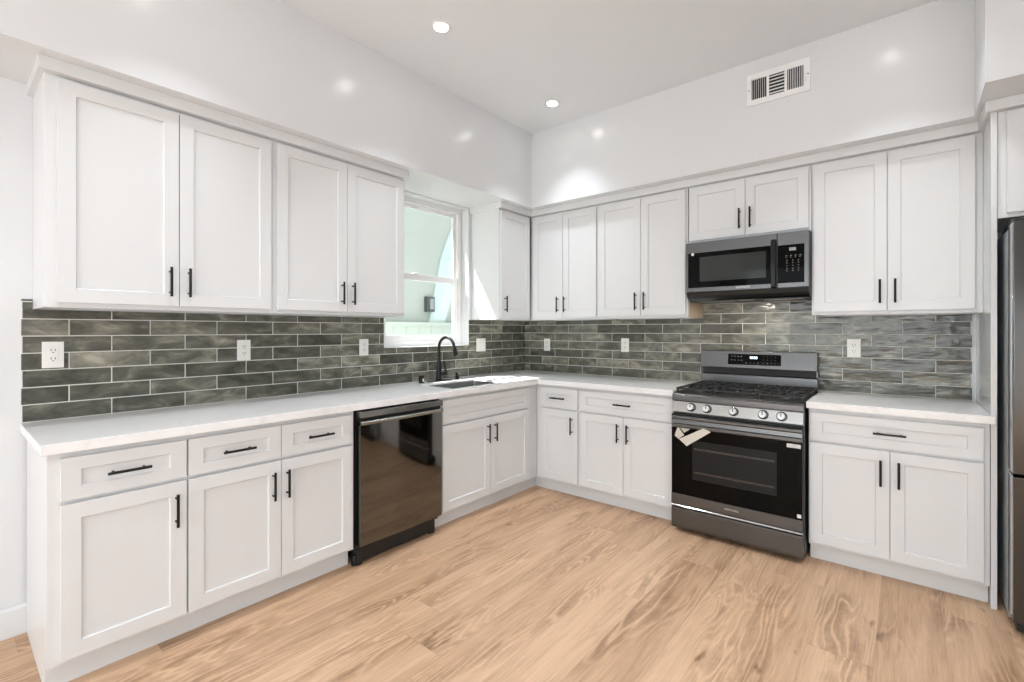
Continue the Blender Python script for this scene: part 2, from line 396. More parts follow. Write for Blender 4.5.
# big windows behind the camera and at the side
for nm, a in (('window_2', (.4, 3.8, FY-.10, FY-.05, .4, 2.6)),):
    e = bpy.data.objects.new(nm, None); COL.objects.link(e); e.location = (2.1, FY-.08, .4); WORLD[nm] = Vector(e.location); struct(e)
    mb = MB(); x0, x1, y0, y1, z0, z1 = a
    for x in (x0, 1.5, 2.65, x1-.06): mb.box(x, x+.06, y0, y1, z0, z1)
    mb.box(x0, x1, y0, y1, z0, z0+.06); mb.box(x0, x1, y0, y1, z1-.06, z1)
    link('window_frame', mb, M['vinyl'], e)
e = bpy.data.objects.new('window_3', None); COL.objects.link(e); e.location = (RX+.08, -4.6, .3); WORLD['window_3'] = Vector(e.location); struct(e)
mb = MB()
for y in (-6.0, -4.63, -3.26): mb.box(RX+.05, RX+.10, y, y+.06, .3, 2.6)
mb.box(RX+.05, RX+.10, -6, -3.2, .3, .36); mb.box(RX+.05, RX+.10, -6, -3.2, 2.54, 2.6)
link('window_frame', mb, M['vinyl'], e)

# ---------------------------------------------------------------- base cabinets
base_cabinet(LEFT, -3.535, -3.108, 'white single door base cabinet with one drawer at the far left counter end',
             [(-3.503, -3.110, -3.150)], [(-3.503, -3.110, True)], left_end=True)
base_cabinet(LEFT, -3.108, -2.312, 'white base cabinet with two drawers over two doors left of dishwasher',
             [(-3.106, -2.716, -2.757), (-2.716, -2.328, -2.690)], [(-3.106, -2.716, True), (-2.716, -2.328, True)])
base_cabinet(LEFT, -1.680, -.7355, 'white two door sink cabinet with a false front, right of dishwasher',
             [(-1.668, -1.198, -1.238), (-1.198, -.735, -1.160)], [(-1.668, -.735, False)], name='sink_cabinet', filler=(-.735, -.6065), kickspan=(-1.680, -.55))
base_cabinet(BACK, .628, 1.020, 'narrow white base cabinet with one drawer and one door in the corner',
             [(.660, 1.010, .962)], [(.660, 1.010, True)], kickspan=(.5505, 1.020), filler=(.6065, .6275))
base_cabinet(BACK, 1.020, 1.768, 'white base cabinet with one wide drawer over two doors, left of the gas range',
             [(1.032, 1.396, 1.358), (1.396, 1.760, 1.434)], [(1.032, 1.760, True)])
base_cabinet(BACK, 2.545, 3.281, 'white base cabinet with one wide drawer over two doors between range and refrigerator',
             [(2.553, 2.910, 2.872), (2.910, 3.262, 2.946)], [(2.553, 3.262, True)])

# ---------------------------------------------------------------- wall cabinets
wall_cabinet(LEFT, -3.515, -2.630, 'large white double door wall cabinet at the far left', [(-3.480, -3.062, -3.100), (-3.062, -2.642, -3.026)])
wall_cabinet(LEFT, -2.630, -1.757, 'white double door wall cabinet just left of the window', [(-2.612, -2.194, -2.232), (-2.194, -1.768, -2.160)])
wall_cabinet(LEFT, -.770, -.352, 'narrow single door white wall cabinet right of the window with sun on its side', [(-.764, -.368, -.722)], blind=True)
wall_cabinet(BACK, .333, 1.028, 'white double door wall cabinet in the corner of the back wall', [(.366, .690, .644), (.690, 1.018, .716)])
wall_cabinet(BACK, 1.028, 1.760, 'white double door wall cabinet left of the microwave', [(1.036, 1.404, 1.368), (1.404, 1.750, 1.440)], right_raw=True)
wall_cabinet(BACK, 1.766, 2.522, 'short white double door wall cabinet directly above the microwave', [(1.776, 2.146, 2.114), (2.146, 2.510, 2.180)], z0=1.935, hz=2.066)
wall_cabinet(BACK, 2.524, 3.2825, 'tall white double door wall cabinet right of the microwave', [(2.534, 2.893, 2.860), (2.893, 3.254, 2.928)])
wall_cabinet(BACK, 3.307, 4.24, 'white cabinet over the refrigerator at the right edge', [(3.335, 3.78, None), (3.78, 4.23, None)], z0=1.845, depth=.60)
# tall gloss panel beside the refrigerator
tag(link('end_panel', MB().prism([(0, 0), (0, UT), (-.612, UT), (-.612, 0)][::-1], 0, 3.283, 3.305), M['panel'], bevel=.001),
    'tall glossy white end panel between the right counter and the refrigerator', 'panel')

# ---------------------------------------------------------------- countertops
def slab_L():
    mb = MB(); D = .646; sx0, sx1, sy0, sy1 = .200, .552, -1.510, -.940
    xs = [.010, sx0, sx1, D]; 
    ys = [-3.556, sy0, sy1, -D, -.010]
    bm = mb.bm
    # grid cells present
    X = [.001, sx0, sx1, D, 1.772]; Y = ys[:-1]+[-.001]
    present = set()
    for i in range(3):
        for j in range(4): present.add((i, j))
    present.discard((1, 1)); present.add((3, 3))
    V = {}
    def vt(i, j, z):
        k = (i, j, z)
        if k not in V: V[k] = bm.verts.new((X[i], Y[j], z))
        return V[k]
    for (i, j) in present:
        for z in (CT0, CT1): mb.face([vt(i, j, z), vt(i+1, j, z), vt(i+1, j+1, z), vt(i, j+1, z)])
        for di, dj, a, b in ((-1, 0, (i, j), (i, j+1)), (1, 0, (i+1, j), (i+1, j+1)), (0, -1, (i, j), (i+1, j)), (0, 1, (i, j+1), (i+1, j+1))):
            if (i+di, j+dj) not in present:
                mb.face([vt(*a, CT0), vt(*b, CT0), vt(*b, CT1), vt(*a, CT1)])
    return mb
tag(link('countertop', slab_L(), M['quartz'], bevel=.002), 'long L-shaped white quartz countertop with the sink cut into it', 'countertop', 'quartz countertops')
tag(link('countertop', MB().prism([(2.537, -.001), (2.537, -.646), (3.297, -.646), (3.297, -.6145), (3.2825, -.6145), (3.2825, -.001)], 2, CT0, CT1), M['quartz'], bevel=.002), 'short white quartz countertop between range and refrigerator', 'countertop', 'quartz countertops')

# ---------------------------------------------------------------- backsplash tiles
TH, TL, GR, TZ = .0755, .304, .0042, .9165
def tiles(mp, rects, phase):
    """rects (u0,u1,z0,z1); rows of running bond"""
    mb = MB()
    umin = min(r[0] for r in rects); umax = max(r[1] for r in rects)
    for row in range(0, 10):
        za, zb = TZ+row*TH, TZ+(row+1)*TH-GR
        ph = phase+(TL/2 if row % 2 else 0)
        k0 = math.floor((umin-ph)/TL)-1
        u = ph+k0*TL
        while u < umax:
            ua, ub = u, u+TL-GR
            pcs = []
            for r in rects:
                a, b, c, d = max(ua, r[0]), min(ub, r[1]), max(za, r[2]), min(zb, r[3])
                if b-a > .006 and d-c > .006: pcs.append([a, b, c, d])
            ch = True
            while ch:
                ch = False
                for i in range(len(pcs)):
                    for j in range(len(pcs)):
                        if i != j and abs(pcs[i][1]-pcs[j][0]) < 1e-6 and abs(pcs[i][2]-pcs[j][2]) < 1e-6 and abs(pcs[i][3]-pcs[j][3]) < 1e-6:
                            pcs[i][1] = pcs[j][1]; pcs.pop(j); ch = True; break
                    if ch: break
            for a, b, c, d in pcs:
                t = .0085+random.uniform(-.0007, .0007)
                mbox(mb, mp, a, b, .003, t, c, d)
            u += TL
    return mb
def splash(mp, rects, phase, label):
    t = thing('backsplash', mp((rects[0][0]+rects[0][1])/2, 0, CT1), label, 'backsplash', 'glazed tile backsplashes')
    mb = MB()
    for r in rects: mbox(mb, mp, r[0], r[1], .0002, .0062, r[2], r[3])
    link('grout', mb, M['grout'], t)
    link('tile_field', tiles(mp, rects, phase), M['tile'], t, .0018, smooth=False)
    return t
zt = UB-.001
splash(LEFT, [(-3.552, -1.69, CT1, zt), (-1.69, -.805, CT1, WZ0-.004), (-.805, -.009, CT1, zt), (-3.552, -3.517, zt, 1.4535), (-1.754, -1.694, zt, 1.4)], -3.244, 'glossy dark grey-green brick tile backsplash on the left wall around the window')
splash(BACK, [(.0, 1.764, CT1+.0005, zt), (1.764, 2.523, .917, 1.60), (2.523, 3.267, CT1+.0005, zt)], 3.113, 'glossy grey-green brick tile backsplash on the back wall behind the range')

# ---------------------------------------------------------------- outlets
def outlet(mp, u, z, w, label, kind):
    t = thing('wall_outlet' if kind != 'switch' else 'light_switch', mp(u, .01, z-.058), label, 'outlet' if kind != 'switch' else 'switch', 'white wall plates on the backsplash')
    mb = MB(); mbox(mb, mp, u-w/2, u+w/2, .0088, .014, z-.059, z+.059)
    link('cover_plate', mb, M['plate'], t, .0015)
    for du in ([0] if w < .1 else [-.023, .023]):
        mb = MB()
        mbox(mb, mp, u+du-.0165, u+du+.0165, .014, .0165, z-.034, z+.034)
        ins = link('receptacle' if kind != 'switch' else 'rocker', mb, M['plate'], t, .001)
        if kind == 'outlet':
            for dz in (-.019, .019):
                mb = MB()
                mbox(mb, mp, u+du-.008, u+du-.0055, .0165, .0169, z+dz-.002, z+dz+.008); mbox(mb, mp, u+du+.0055, u+du+.008, .0165, .0169, z+dz-.002, z+dz+.008)
                mbox(mb, mp, u+du-.0025, u+du+.0025, .0165, .0169, z+dz-.0105, z+dz-.006)
                link('slots', mb, M['slot'], ins)
    return t
outlet(LEFT, -3.452, 1.207, .072, 'white outlet at the far left end of the backsplash, above the end cabinet', 'outlet')
outlet(LEFT, -2.652, 1.203, .072, 'white outlet on the left wall tiles between the two outer outlets, above the two-drawer cabinet', 'outlet')
outlet(LEFT, -1.860, 1.197, .072, 'white outlet on the left wall tiles beside the lower left corner of the window', 'outlet')
outlet(LEFT, -.655, 1.186, .118, 'wide white double wall switch between window and corner', 'switch')
outlet(BACK, .285, 1.178, .072, 'white wall plate on the back wall nearest the corner', 'outlet')
outlet(BACK, 1.109, 1.190, .072, 'white outlet on the back wall midway between corner and range', 'outlet')
outlet(BACK, 2.715, 1.202, .072, 'white outlet on the tiles to the right of the range', 'outlet')

# ---------------------------------------------------------------- sink and faucet
t = thing('sink', (.365, -1.26, CT0-.21), 'undermount stainless steel sink under the window', 'sink')
mb = MB(); bm = mb.bm; x0, x1, y0, y1 = .2045, .5475, -1.5055, -.9445
def rrect(x0, x1, y0, y1, z, r, n=5):
    out = []
    for cx_, cy_, a0 in ((x1-r, y1-r, 0), (x0+r, y1-r, 90), (x0+r, y0+r, 180), (x1-r, y0+r, 270)):
        for k in range(n+1):
            a = math.radians(a0+90*k/n); out.append((cx_+r*math.cos(a), cy_+r*math.sin(a), z))
    return out
ZR_ = CT1-.013
lv = [rrect(x0-.004, x1+.004, y0-.004, y1+.004, ZR_, .004), rrect(x0, x1, y0, y1, ZR_, .012), rrect(x0+.003, x1-.003, y0+.003, y1-.003, CT0-.19, .03), rrect(x0+.02, x1-.02, y0+.02, y1-.02, CT0-.205, .03),
      rrect(x0-.004, x1+.004, y0-.004, y1+.004, CT0-.209, .004)]
R = [[bm.verts.new(p) for p in r] for r in lv]; n = len(R[0])
for a, b in ((0, 1), (1, 2), (2, 3), (4, 0)):
    for k in range(n): mb.face([R[a][k], R[a][(k+1) % n], R[b][(k+1) % n], R[b][k]])
mb.face(R[3]); mb.face(R[4])
link('basin', mb, M['sink'], t, smooth=True)
link('drain', MB().tube([(.30, -1.26, CT0-.204), (.30, -1.26, CT0-.200)], [.045, .04], 24), M['chrome'], t, smooth=True)

t = thing('kitchen_faucet', (.10, -1.26, CT1), 'matte black gooseneck pull-down faucet behind the sink', 'faucet')
mb = MB(); pr = rrect(.075, .135, -1.360, -1.110, CT1, .028, 6); A = [mb.bm.verts.new(p) for p in pr]; B = [mb.bm.verts.new((p[0], p[1], CT1+.006)) for p in pr]
mb.face(A); mb.face(B)
for k in range(len(A)): mb.face([A[k], A[(k+1) % len(A)], B[(k+1) % len(A)], B[k]])
link('deck_plate', mb, M['black'], t, .001)
yF = -1.240
link('faucet_body', MB().tube([(.105, yF, CT1+.006), (.105, yF, CT1+.012), (.105, yF, .96), (.105, yF, 1.04), (.105, yF, 1.10)], [.028, .025, .023, .018, .0125], 24), M['black'], t, smooth=True)
pts = [(.105, yF, 1.098), (.105, yF, 1.175)]
for k in range(1, 17):
    a = math.pi-math.pi*.94*k/16; pts.append((.193+.088*math.cos(a), yF, 1.175+.088*math.sin(a)))
e1, e0 = Vector(pts[-1]), Vector(pts[-2]); dr = (e1-e0).normalized()
link('spout', MB().tube(pts, .0115, 16), M['black'], t, smooth=True)
p1 = e1+dr*.012; p2 = e1+dr*.075
link('spray_head', MB().tube([tuple(e1), tuple(p1), tuple(e1+dr*.05), tuple(p2)], [.0122, .0145, .0165, .0195], 18), M['black'], t, smooth=True)
mb = MB().tube([(.105, yF+.01, .968), (.105, yF+.082, .968)], .0145, 16)
mb.tube([(.105, yF+.074, .972), (.102, yF+.072, 1.005), (.098, yF+.058, 1.072)], [.009, .0075, .0065], 10)
link('lever', mb, M['black'], t, smooth=True)

t = thing('soap_dispenser', (.12, -1.055, CT1), 'small black soap dispenser to the right of the faucet', 'dispenser')
link('collar', MB().tube([(.12, -1.055, CT1), (.12, -1.055, CT1+.012), (.12, -1.055, CT1+.034)], [.019, .016, .012], 18), M['black'], t, smooth=True)
link('pump_head', MB().tube([(.12, -1.055, CT1+.034), (.12, -1.055, CT1+.055)], .017, 18).tube([(.12, -1.055, CT1+.046), (.165, -1.055, CT1+.044), (.172, -1.055, CT1+.036)], .006, 10), M['black'], t, smooth=True)
t = thing('air_gap', (.12, -1.43, CT1), 'small black air gap cap to the left of the faucet', 'air gap')
link('cap', MB().tube([(.12, -1.43, CT1), (.12, -1.43, CT1+.05), (.12, -1.43, CT1+.058)], [.021, .021, .016], 20), M['black'], t, smooth=True)
link('vent_slot', box(.1405, .1425, -1.436, -1.424, CT1+.012, CT1+.035), M['plate'], t)['label'] = 'pale vent slot'

# ---------------------------------------------------------------- dishwasher
t = thing('dishwasher', (.33, -2.0, 0), 'dark mirror-finish dishwasher between the left base cabinets', 'dishwasher')
y0, y1 = -2.303, -1.690
link('body', box(.03, .605, y0+.004, y1-.004, .085, .872), M['plastic_black'], t)
link('top_panel', box(.606, .655, y0+.008, y1-.006, .830, .864), M['steel_light'], t, .002)
link('handle_recess', box(.606, .632, y0+.008, y1-.006, .808, .829), M['plastic_black'], t)
link('handle', MB().tube([(.650, y0+.010, .800), (.652, y0+.03, .800), (.660, -1.997, .800), (.652, y1-.028, .800), (.650, y1-.008, .800)], .0125, 14), M['steel_light'], t, smooth=True)['label'] = 'pale steel handle rail'
mb = MB(); n = 14
def dx(k): s = 2*k/n-1; return .647+.010*(1-s*s)
A = [(.606, y0+.008)]+[(dx(k), y0+.008+(y1-y0-.014)*k/n) for k in range(n+1)]+[(.606, y1-.006)]
mb.prism(A, 2, .118, .790)
link('door', mb, M['mirror_dark'], t, .0015, smooth=True)
mb = MB(); mb.box(.03, .600, y0+.03, y1-.03, .012, .112)
mb.box(.55, .612, y0+.012, y0+.04, .0, .09); mb.box(.56, .606, y1-.07, y1-.03, 0.0, .09)
link('toe_kick', mb, M['plastic_black'], t, .002)
link('leveling_foot', MB().cyl((.585, y0+.012, 0), 2, .012, .055, 12).cyl((.585, y0+.012, 0), 2, .02, .01, 12), M['plastic_black'], t, smooth=True)

# ---------------------------------------------------------------- text marks
def text_mesh(body, size, depth=.0006):
    cu = bpy.data.curves.new('t', 'FONT'); cu.body = body; cu.size = size; cu.align_x = 'CENTER'; cu.align_y = 'CENTER'; cu.extrude = depth/2
    cu.space_character = 1.15
    ob = bpy.data.objects.new('t', cu); COL.objects.link(ob)
    me = bpy.data.meshes.new_from_object(ob.evaluated_get(bpy.context.evaluated_depsgraph_get()))
    bpy.data.objects.remove(ob); return me
def wordmark(parent, body, size, x, y, z, m):
    me = text_mesh(body, size); me.name = 'logo'; me.materials.clear(); me.materials.append(m)
    o = bpy.data.objects.new('logo', me); COL.objects.link(o); o.parent = parent
    o.location = Vector((x, y, z))-WORLD[parent.name]; o.rotation_euler = (math.pi/2, 0, 0)
    WORLD[o.name] = Vector((x, y, z)); return o

# ---------------------------------------------------------------- range
X0r, X1r = 1.778, 2.532
t = thing('gas_range', (2.155, -.35, 0), 'dark stainless freestanding gas range with black oven door', 'range')
mb = MB(); mb.box(X0r, X1r, -.655, -.03, .035, .895); link('body', mb, M['steel'], t, .002)
for sx in (X0r+.05, X1r-.05):
    for sy in (-.60, -.09): link('leg', MB().cyl((sx, sy, 0), 2, .02, .036, 14), M['plastic_black'], t, smooth=True)
link('storage_drawer', MB().prism([(-.657, .03), (-.700, .03), (-.704, .05), (-.704, .158), (-.690, .166), (-.657, .166)], 0, X0r+.004, X1r-.004), M['steel'], t, .002)
# oven door
door = link('oven_door', box(X0r+.004, X1r-.004, -.700, -.657, .182, .772), M['plastic_black'], t, .002)
link('glass_panel', box(X0r+.006, X1r-.006, -.7035, -.7005, .252, .768), M['glass_black'], door, .001)
lp = MB().prism([(-.701, .182), (-.7055, .190), (-.7055, .249), (-.701, .251)], 0, X0r+.004, X1r-.004)
lpo = link('lower_panel', lp, M['steel'], door, .001)
mb = MB(); mb.prism([(-.657, .170), (-.703, .168), (-.7085, .174), (-.703, .180), (-.657, .180)], 0, X0r+.004, X1r-.004)
link('chrome_strip', mb, M['chrome'], door, .0008)
wp = link('oven_window', box(1.918, 2.400, -.7046, -.7036, .36, .612), M['oven_glass'], door)
mb = MB()
for zz in (.405, .412, .555, .562): mb.tube([(1.93, -.7049, zz), (2.39, -.7049, zz)], .0008, 6)
link('oven_rack', mb, M['steel_light'], door)
# wide flat handle
mb = MB(); mb.prism([(-.712, .690), (-.730, .688), (-.737, .694), (-.737, .712), (-.729, .717), (-.727, .742), (-.737, .748), (-.737, .760), (-.728, .766), (-.712, .766)], 0, 1.796, 2.530)
for x in (1.796, 2.506): mb.box(x, x+.024, -.714, -.7037, .695, .760)
link('handle', mb, M['steel'], door, .0015)
link('sticker', box(2.450, 2.520, -.7042, -.7036, .652, .674), M['sticker'], door)['label'] = 'small white and grey sticker'
link('sticker', box(2.502, 2.522, -.7042, -.7036, .262, .282), M['sticker'], door)['label'] = 'small white sticker'
wordmark(lpo, 'SAMSUNG', .016, 2.155, -.7061, .220, M['logo'])
# control panel
mb = MB(); mb.prism([(-.656, .785), (-.694, .785), (-.680, .852), (-.656, .852)], 0, X0r+.002, X1r-.002)
cp = link('control_panel', mb, M['steel_light'], t, .002)
mb = MB(); mb.prism([(-.650, .858), (-.682, .858), (-.682, .888), (-.672, .902), (-.640, .904), (-.640, .858)], 0, X0r, X1r)
link('front_rim', mb, M['steel'], t, .003)
for kx in (1.907, 2.005, 2.163, 2.326, 2.423):
    mb = MB(); yc = -.688; dy = (-.978, -.204)  # knob axis follows the tilted panel
    p = Vector((kx, yc, .820)); ax = Vector((0, -.978, .204))
    mb.tube([p-ax*.001, p+ax*.006], .0275, 26); k = link('knob', mb, M['plastic_black'], cp, smooth=True)
    mb = MB(); mb.tube([p+ax*.006, p+ax*.026, p+ax*.029], [.0235, .0215, .019], 26); link('knob_face', mb, M['chrome'], k, smooth=True)
    mb = MB(); q = p+ax*.0292; mb.box(kx-.002, kx+.002, q.y-.0012, q.y+.0018, q.z-.002, q.z+.016); link('pointer', mb, M['slot'], k)
# cooktop
link('cooktop', box(X0r+.002, X1r-.002, -.640, -.075, .896, .906), M['plastic_black'], t, .003)
for bx, by, br in ((1.90, -.49, .045), (1.90, -.21, .035), (2.155, -.35, .05), (2.41, -.49, .05), (2.41, -.21, .03)):
    b = link('burner', MB().tube([(bx, by, .906), (bx, by, .914), (bx, by, .918)], [br+.012, br+.01, br], 24), M['steel'], t, smooth=True)
    link('burner_cap', MB().tube([(bx, by, .918), (bx, by, .925), (bx, by, .927)], [br, br-.002, br-.008], 24), M['iron'], b, smooth=True)
for gx0, gx1 in ((X0r+.012, 2.024), (2.030, 2.280), (2.286, X1r-.012)):
    mb = MB(); zt_, h, w = .938, .012, .009
    def bar(xa, ya, xb, yb):
        if abs(xa-xb) < 1e-6: mb.box(xa-w/2, xa+w/2, ya, yb, zt_-h, zt_)
        else: mb.box(xa, xb, ya-w/2, ya+w/2, zt_-h, zt_)
    yA, yB = -.632, -.085
    bar(gx0+w/2, yA, gx0+w/2, yB); bar(gx1-w/2, yA, gx1-w/2, yB)
    for yy in (yA, -.495, -.355, -.215, yB): bar(gx0, yy, gx1, yy)
    c = (gx0+gx1)/2; bar(c, yA, c, yB)
    for xx in (gx0+.055, gx1-.055): bar(xx, yA+.07, xx, -.40); bar(xx, -.31, xx, yB-.06)
    for xx in (gx0+w/2, gx1-w/2):
        for yy in (yA+.006, -.35, yB-.006): mb.box(xx-.006, xx+.006, yy-.006, yy+.006, .906, zt_-h)
    link('grate', mb, M['iron'], t, .002)
# backguard
bgd = link('backguard', MB().prism([(-.03, .90), (-.072, .90), (-.072, .992), (-.045, .997), (-.045, 1.042), (-.095, 1.046), (-.080, 1.166), (-.03, 1.166)], 0, X0r-.009, X1r-.009), M['steel'], t, .002)
link('vent_slot', box(X0r-.002, X1r-.018, -.0485, -.0455, .998, 1.043), M['slot'], bgd)
def bgp(z, off=0): return -.095+.015*(z-1.046)/.12-off
mb = MB(); mb.prism([(bgp(1.070), 1.070), (bgp(1.070, .0025), 1.070), (bgp(1.146, .0025), 1.146), (bgp(1.146), 1.146)], 0, 1.968, 2.312)
dp = link('control_display', mb, M['glass_black'], bgd)
mb = MB()
for x in (2.116, 2.128, 2.142, 2.154): mb.box(x, x+.008, bgp(1.121, .0034), bgp(1.121, .0026), 1.114, 1.130)
link('clock_digits', mb, M['led'], dp)
mb = MB()
for x in (2.09, 2.115, 2.14, 2.165): mb.box(x, x+.007, bgp(1.085, .0033), bgp(1.085, .0024), 1.083, 1.086)
for x in (1.99, 2.01, 2.033, 2.055): 
    for z in (1.10, 1.128): mb.box(x, x+.008, bgp(z, .0034), bgp(z, .0024), z, z+.003)
for x in (2.20, 2.225, 2.25, 2.275):
    for z in (1.085, 1.108, 1.13): mb.box(x, x+.005, bgp(z, .0034), bgp(z, .0024), z, z+.002)
link('button_legend', mb, M['led_dim'], dp)

# paper tag tied on the oven handle
t2 = thing('paper_tag', (1.92, -.76, .58), 'cream paper hang tag looped over the left end of the oven handle', 'tag')
mb = MB()
def sheet(pts, y, th=.0015):
    A = [mb.bm.verts.new((p[0], y+p[2] if len(p) > 2 else y, p[1])) for p in pts]; B = [mb.bm.verts.new((v.co.x, v.co.y-th, v.co.z)) for v in A]
    mb.face(A); mb.face(B[::-1])
    for k in range(len(A)): mb.face([A[k], B[k], B[(k+1) % len(A)], A[(k+1) % len(A)]])
sheet([(1.846, .617), (1.895, .578), (2.045, .688, .0), (1.998, .704, .0)], -.7395)
link('front_flap', mb, M['paper'], t2)
mb = MB()
sheet([(1.806, .628), (1.832, .610), (1.868, .640), (1.826, .695)], -.7082); sheet([(1.83, .695), (1.868, .655), (1.925, .696)], -.7062)
link('rear_flap', mb, M['paper'], t2)

# ---------------------------------------------------------------- microwave
t = thing('microwave', (2.148, -.2, 1.55), 'dark stainless over-the-range microwave mounted above the gas range', 'microwave')
x0, x1, z0, z1 = 1.774, 2.520, 1.585, 1.930
link('body', MB().prism([(-.0105, z1), (-.378, z1), (-.378, 1.545), (-.350, 1.525), (-.03, 1.525), (-.0105, 1.53)], 0, x0, x1), M['steel'], t, .002)
link('bottom_vent', MB().prism([(-.379, 1.583), (-.408, 1.583), (-.398, 1.556), (-.379, 1.540)], 0, x0+.002, x1-.002), M['plastic_black'], t, .001)
mb = MB()
und = link('underside', box(x0+.01, x1-.01, -.348, -.04, 1.5205, 1.5245), M['plastic_black'], t)
for a, b in ((1.83, 2.05), (2.25, 2.47)): link('grease_filter', box(a, b, -.30, -.12, 1.5185, 1.5204), M['filter'], und)
ld3 = bpy.data.lights.new('cooktop_lamp', 'AREA'); ld3.shape = 'RECTANGLE'; ld3.size = .09; ld3.size_y = .035; ld3.energy = 2.2; ld3.color = (1, .92, .78)
lo3 = bpy.data.objects.new('cooktop_lamp', ld3); COL.objects.link(lo3); lo3.parent = und; lo3.location = Vector((2.15, -.325, 1.5175))-WORLD[und.name]; lo3.rotation_euler = (0, 0, 0)
link('lamp_cover', box(2.10, 2.20, -.34, -.31, 1.519, 1.5204), M['plate'], und)
xd = 2.348
door = link('door', box(x0+.001, xd-.001, -.412, -.379, z0, z1), M['steel'], t, .002)
link('window', box(1.790, 2.326, -.4140, -.4125, 1.613, 1.856), M['glass_black'], door, .0008)
link('inner_screen', box(1.870, 2.285, -.4146, -.4141, 1.655, 1.825), M['micro_glass'], door)
pn = link('control_panel', box(xd+.001, x1-.001, -.412, -.379, z0, z1), M['steel'], t, .002)
kp = link('keypad', box(xd+.004, 2.496, -.4140, -.4125, 1.613, 1.850), M['glass_black'], pn, .0008)
link('display', box(2.415, 2.452, -.4148, -.4141, 1.812, 1.832), M['display'], kp)
mb = MB()
for i, x in enumerate((2.395, 2.420, 2.445, 2.470)):
    mb.box(x, x+.009, -.4146, -.4141, 1.780, 1.784); mb.box(x, x+.006, -.4146, -.4141, 1.770, 1.773)
for i, x in enumerate((2.400, 2.432, 2.462)):
    for z in (1.750, 1.735, 1.718, 1.700, 1.686): mb.box(x, x+.006, -.4146, -.4141, z, z+.004)
link('key_legend', mb, M['led_dim'], kp)
mb = MB(); mb.prism([(-.4145, 1.882), (-.440, 1.890), (-.452, 1.878), (-.460, 1.735), (-.452, 1.592), (-.440, 1.580), (-.4145, 1.588), (-.4145, 1.606), (-.436, 1.606), (-.446, 1.735), (-.436, 1.864), (-.4145, 1.864)], 0, 2.318, 2.346)
link('handle', mb, M['black'], door, .004)
link('sticker', MB().cyl((1.822, -.4142, 1.848), 1, .010, -.0006, 18), M['sticker'], door)['label'] = 'round white sticker'
wordmark(door, 'SAMSUNG', .017, 2.148, -.4126, 1.602, M['logo'])

# ---------------------------------------------------------------- refrigerator
t = thing('refrigerator', (3.78, -.4, 0), 'black stainless french door refrigerator at the right edge', 'refrigerator')
fx0, fx1 = 3.326, 4.232
def edge_mat(o):
    for p in o.data.polygons:
        if abs(p.normal.x) > .9: p.material_index = 1
link('body', box(fx0+.003, fx1-.003, -.722, -.05, .03, 1.772), M['fridge_side'], t, .004)
link('base_grille', box(fx0+.02, fx1-.02, -.80, -.60, .012, .06), M['plastic_black'], t)
for x in (fx0+.06, fx1-.06):
    for y in (-.76, -.12): link('leg', MB().cyl((x, y, 0), 2, .022, .03, 14), M['plastic_black'], t, smooth=True)
for a, b, za, zb in ((fx0, 3.776, .70, 1.785), (3.782, fx1, .70, 1.785)):
    d = link('door', box(a, b, -.850, -.735, za, zb), [M['fridge_front'], M['door_edge']], t, .006, seg=3); edge_mat(d)
    hx = 3.745 if a < 3.5 else 3.813
    mb = MB(); mb.tube([(hx, -.848, .80), (hx, -.895, .82), (hx, -.90, .9), (hx, -.90, 1.6), (hx, -.895, 1.68), (hx, -.848, 1.70)], .012, 12); link('handle', mb, M['steel'], d, smooth=True)
d = link('freezer_drawer', box(fx0, fx1, -.850, -.735, .065, .690), [M['fridge_front'], M['door_edge']], t, .006, seg=3); edge_mat(d)
mb = MB(); mb.tube([(3.42, -.848, .63), (3.44, -.895, .63), (3.5, -.90, .63), (4.06, -.90, .63), (4.12, -.895, .63), (4.14, -.848, .63)], .012, 12); link('handle', mb, M['steel'], d, smooth=True)
link('door_gasket', box(fx0+.012, fx1-.012, -.7345, -.7225, .08, 1.765), M['plastic_black'], t)
for x in (fx0+.012, fx1-.072): link('hinge_cover', MB().prism([(-.46, 1.786), (-.79, 1.787), (-.79, 1.806), (-.70, 1.818), (-.60, 1.806), (-.46, 1.795)], 0, x, x+.06), M['plastic_black'], t, .002)

# ---------------------------------------------------------------- ceiling lights (first one built, the rest copied)
LP = [(.940, -1.965), (.905, -.815), (.925, -3.12), (2.90, -.96), (2.90, -2.05), (2.90, -3.15), (1.4, -4.9), (2.90, -4.9)]
LB = ['round recessed ceiling light further from the corner', 'round recessed ceiling light nearest the corner of the soffit']
l0 = thing('ceiling_light', (LP[0][0], LP[0][1], CZ), LB[0], 'ceiling light', 'recessed ceiling lights')
mb = MB(); bm = mb.bm; seg = 32; prof = [(.040, -.0035), (.044, -.006), (.056, -.003), (.058, -.0004), (.040, -.0004)]
rg = [[bm.verts.new((LP[0][0]+r*math.cos(2*math.pi*k/seg), LP[0][1]+r*math.sin(2*math.pi*k/seg), CZ+z)) for k in range(seg)] for r, z in prof]
for i in range(5):
    for k in range(seg): mb.face([rg[i][k], rg[i][(k+1) % seg], rg[(i+1) % 5][(k+1) % seg], rg[(i+1) % 5][k]])
tr_ = link('trim_ring', mb, M['vinyl'], l0, smooth=True)
ln_ = link('lens', MB().cyl((LP[0][0], LP[0][1], CZ-.0032), 2, .0395, .0028, 32), M['lens'], l0)
ld = bpy.data.lights.new('downlight', 'AREA'); ld.shape = 'DISK'; ld.size = .075; ld.energy = LAMP_W; ld.color = (.89, .95, 1); ld.spread = math.radians(86)
ld2 = ld.copy(); ld2.name = 'downlight_room_fill'; ld2.energy = ROOM_FILL_W; ld2.spread = math.radians(150)  # unseen room downlights, added as soft fill light for the kitchen
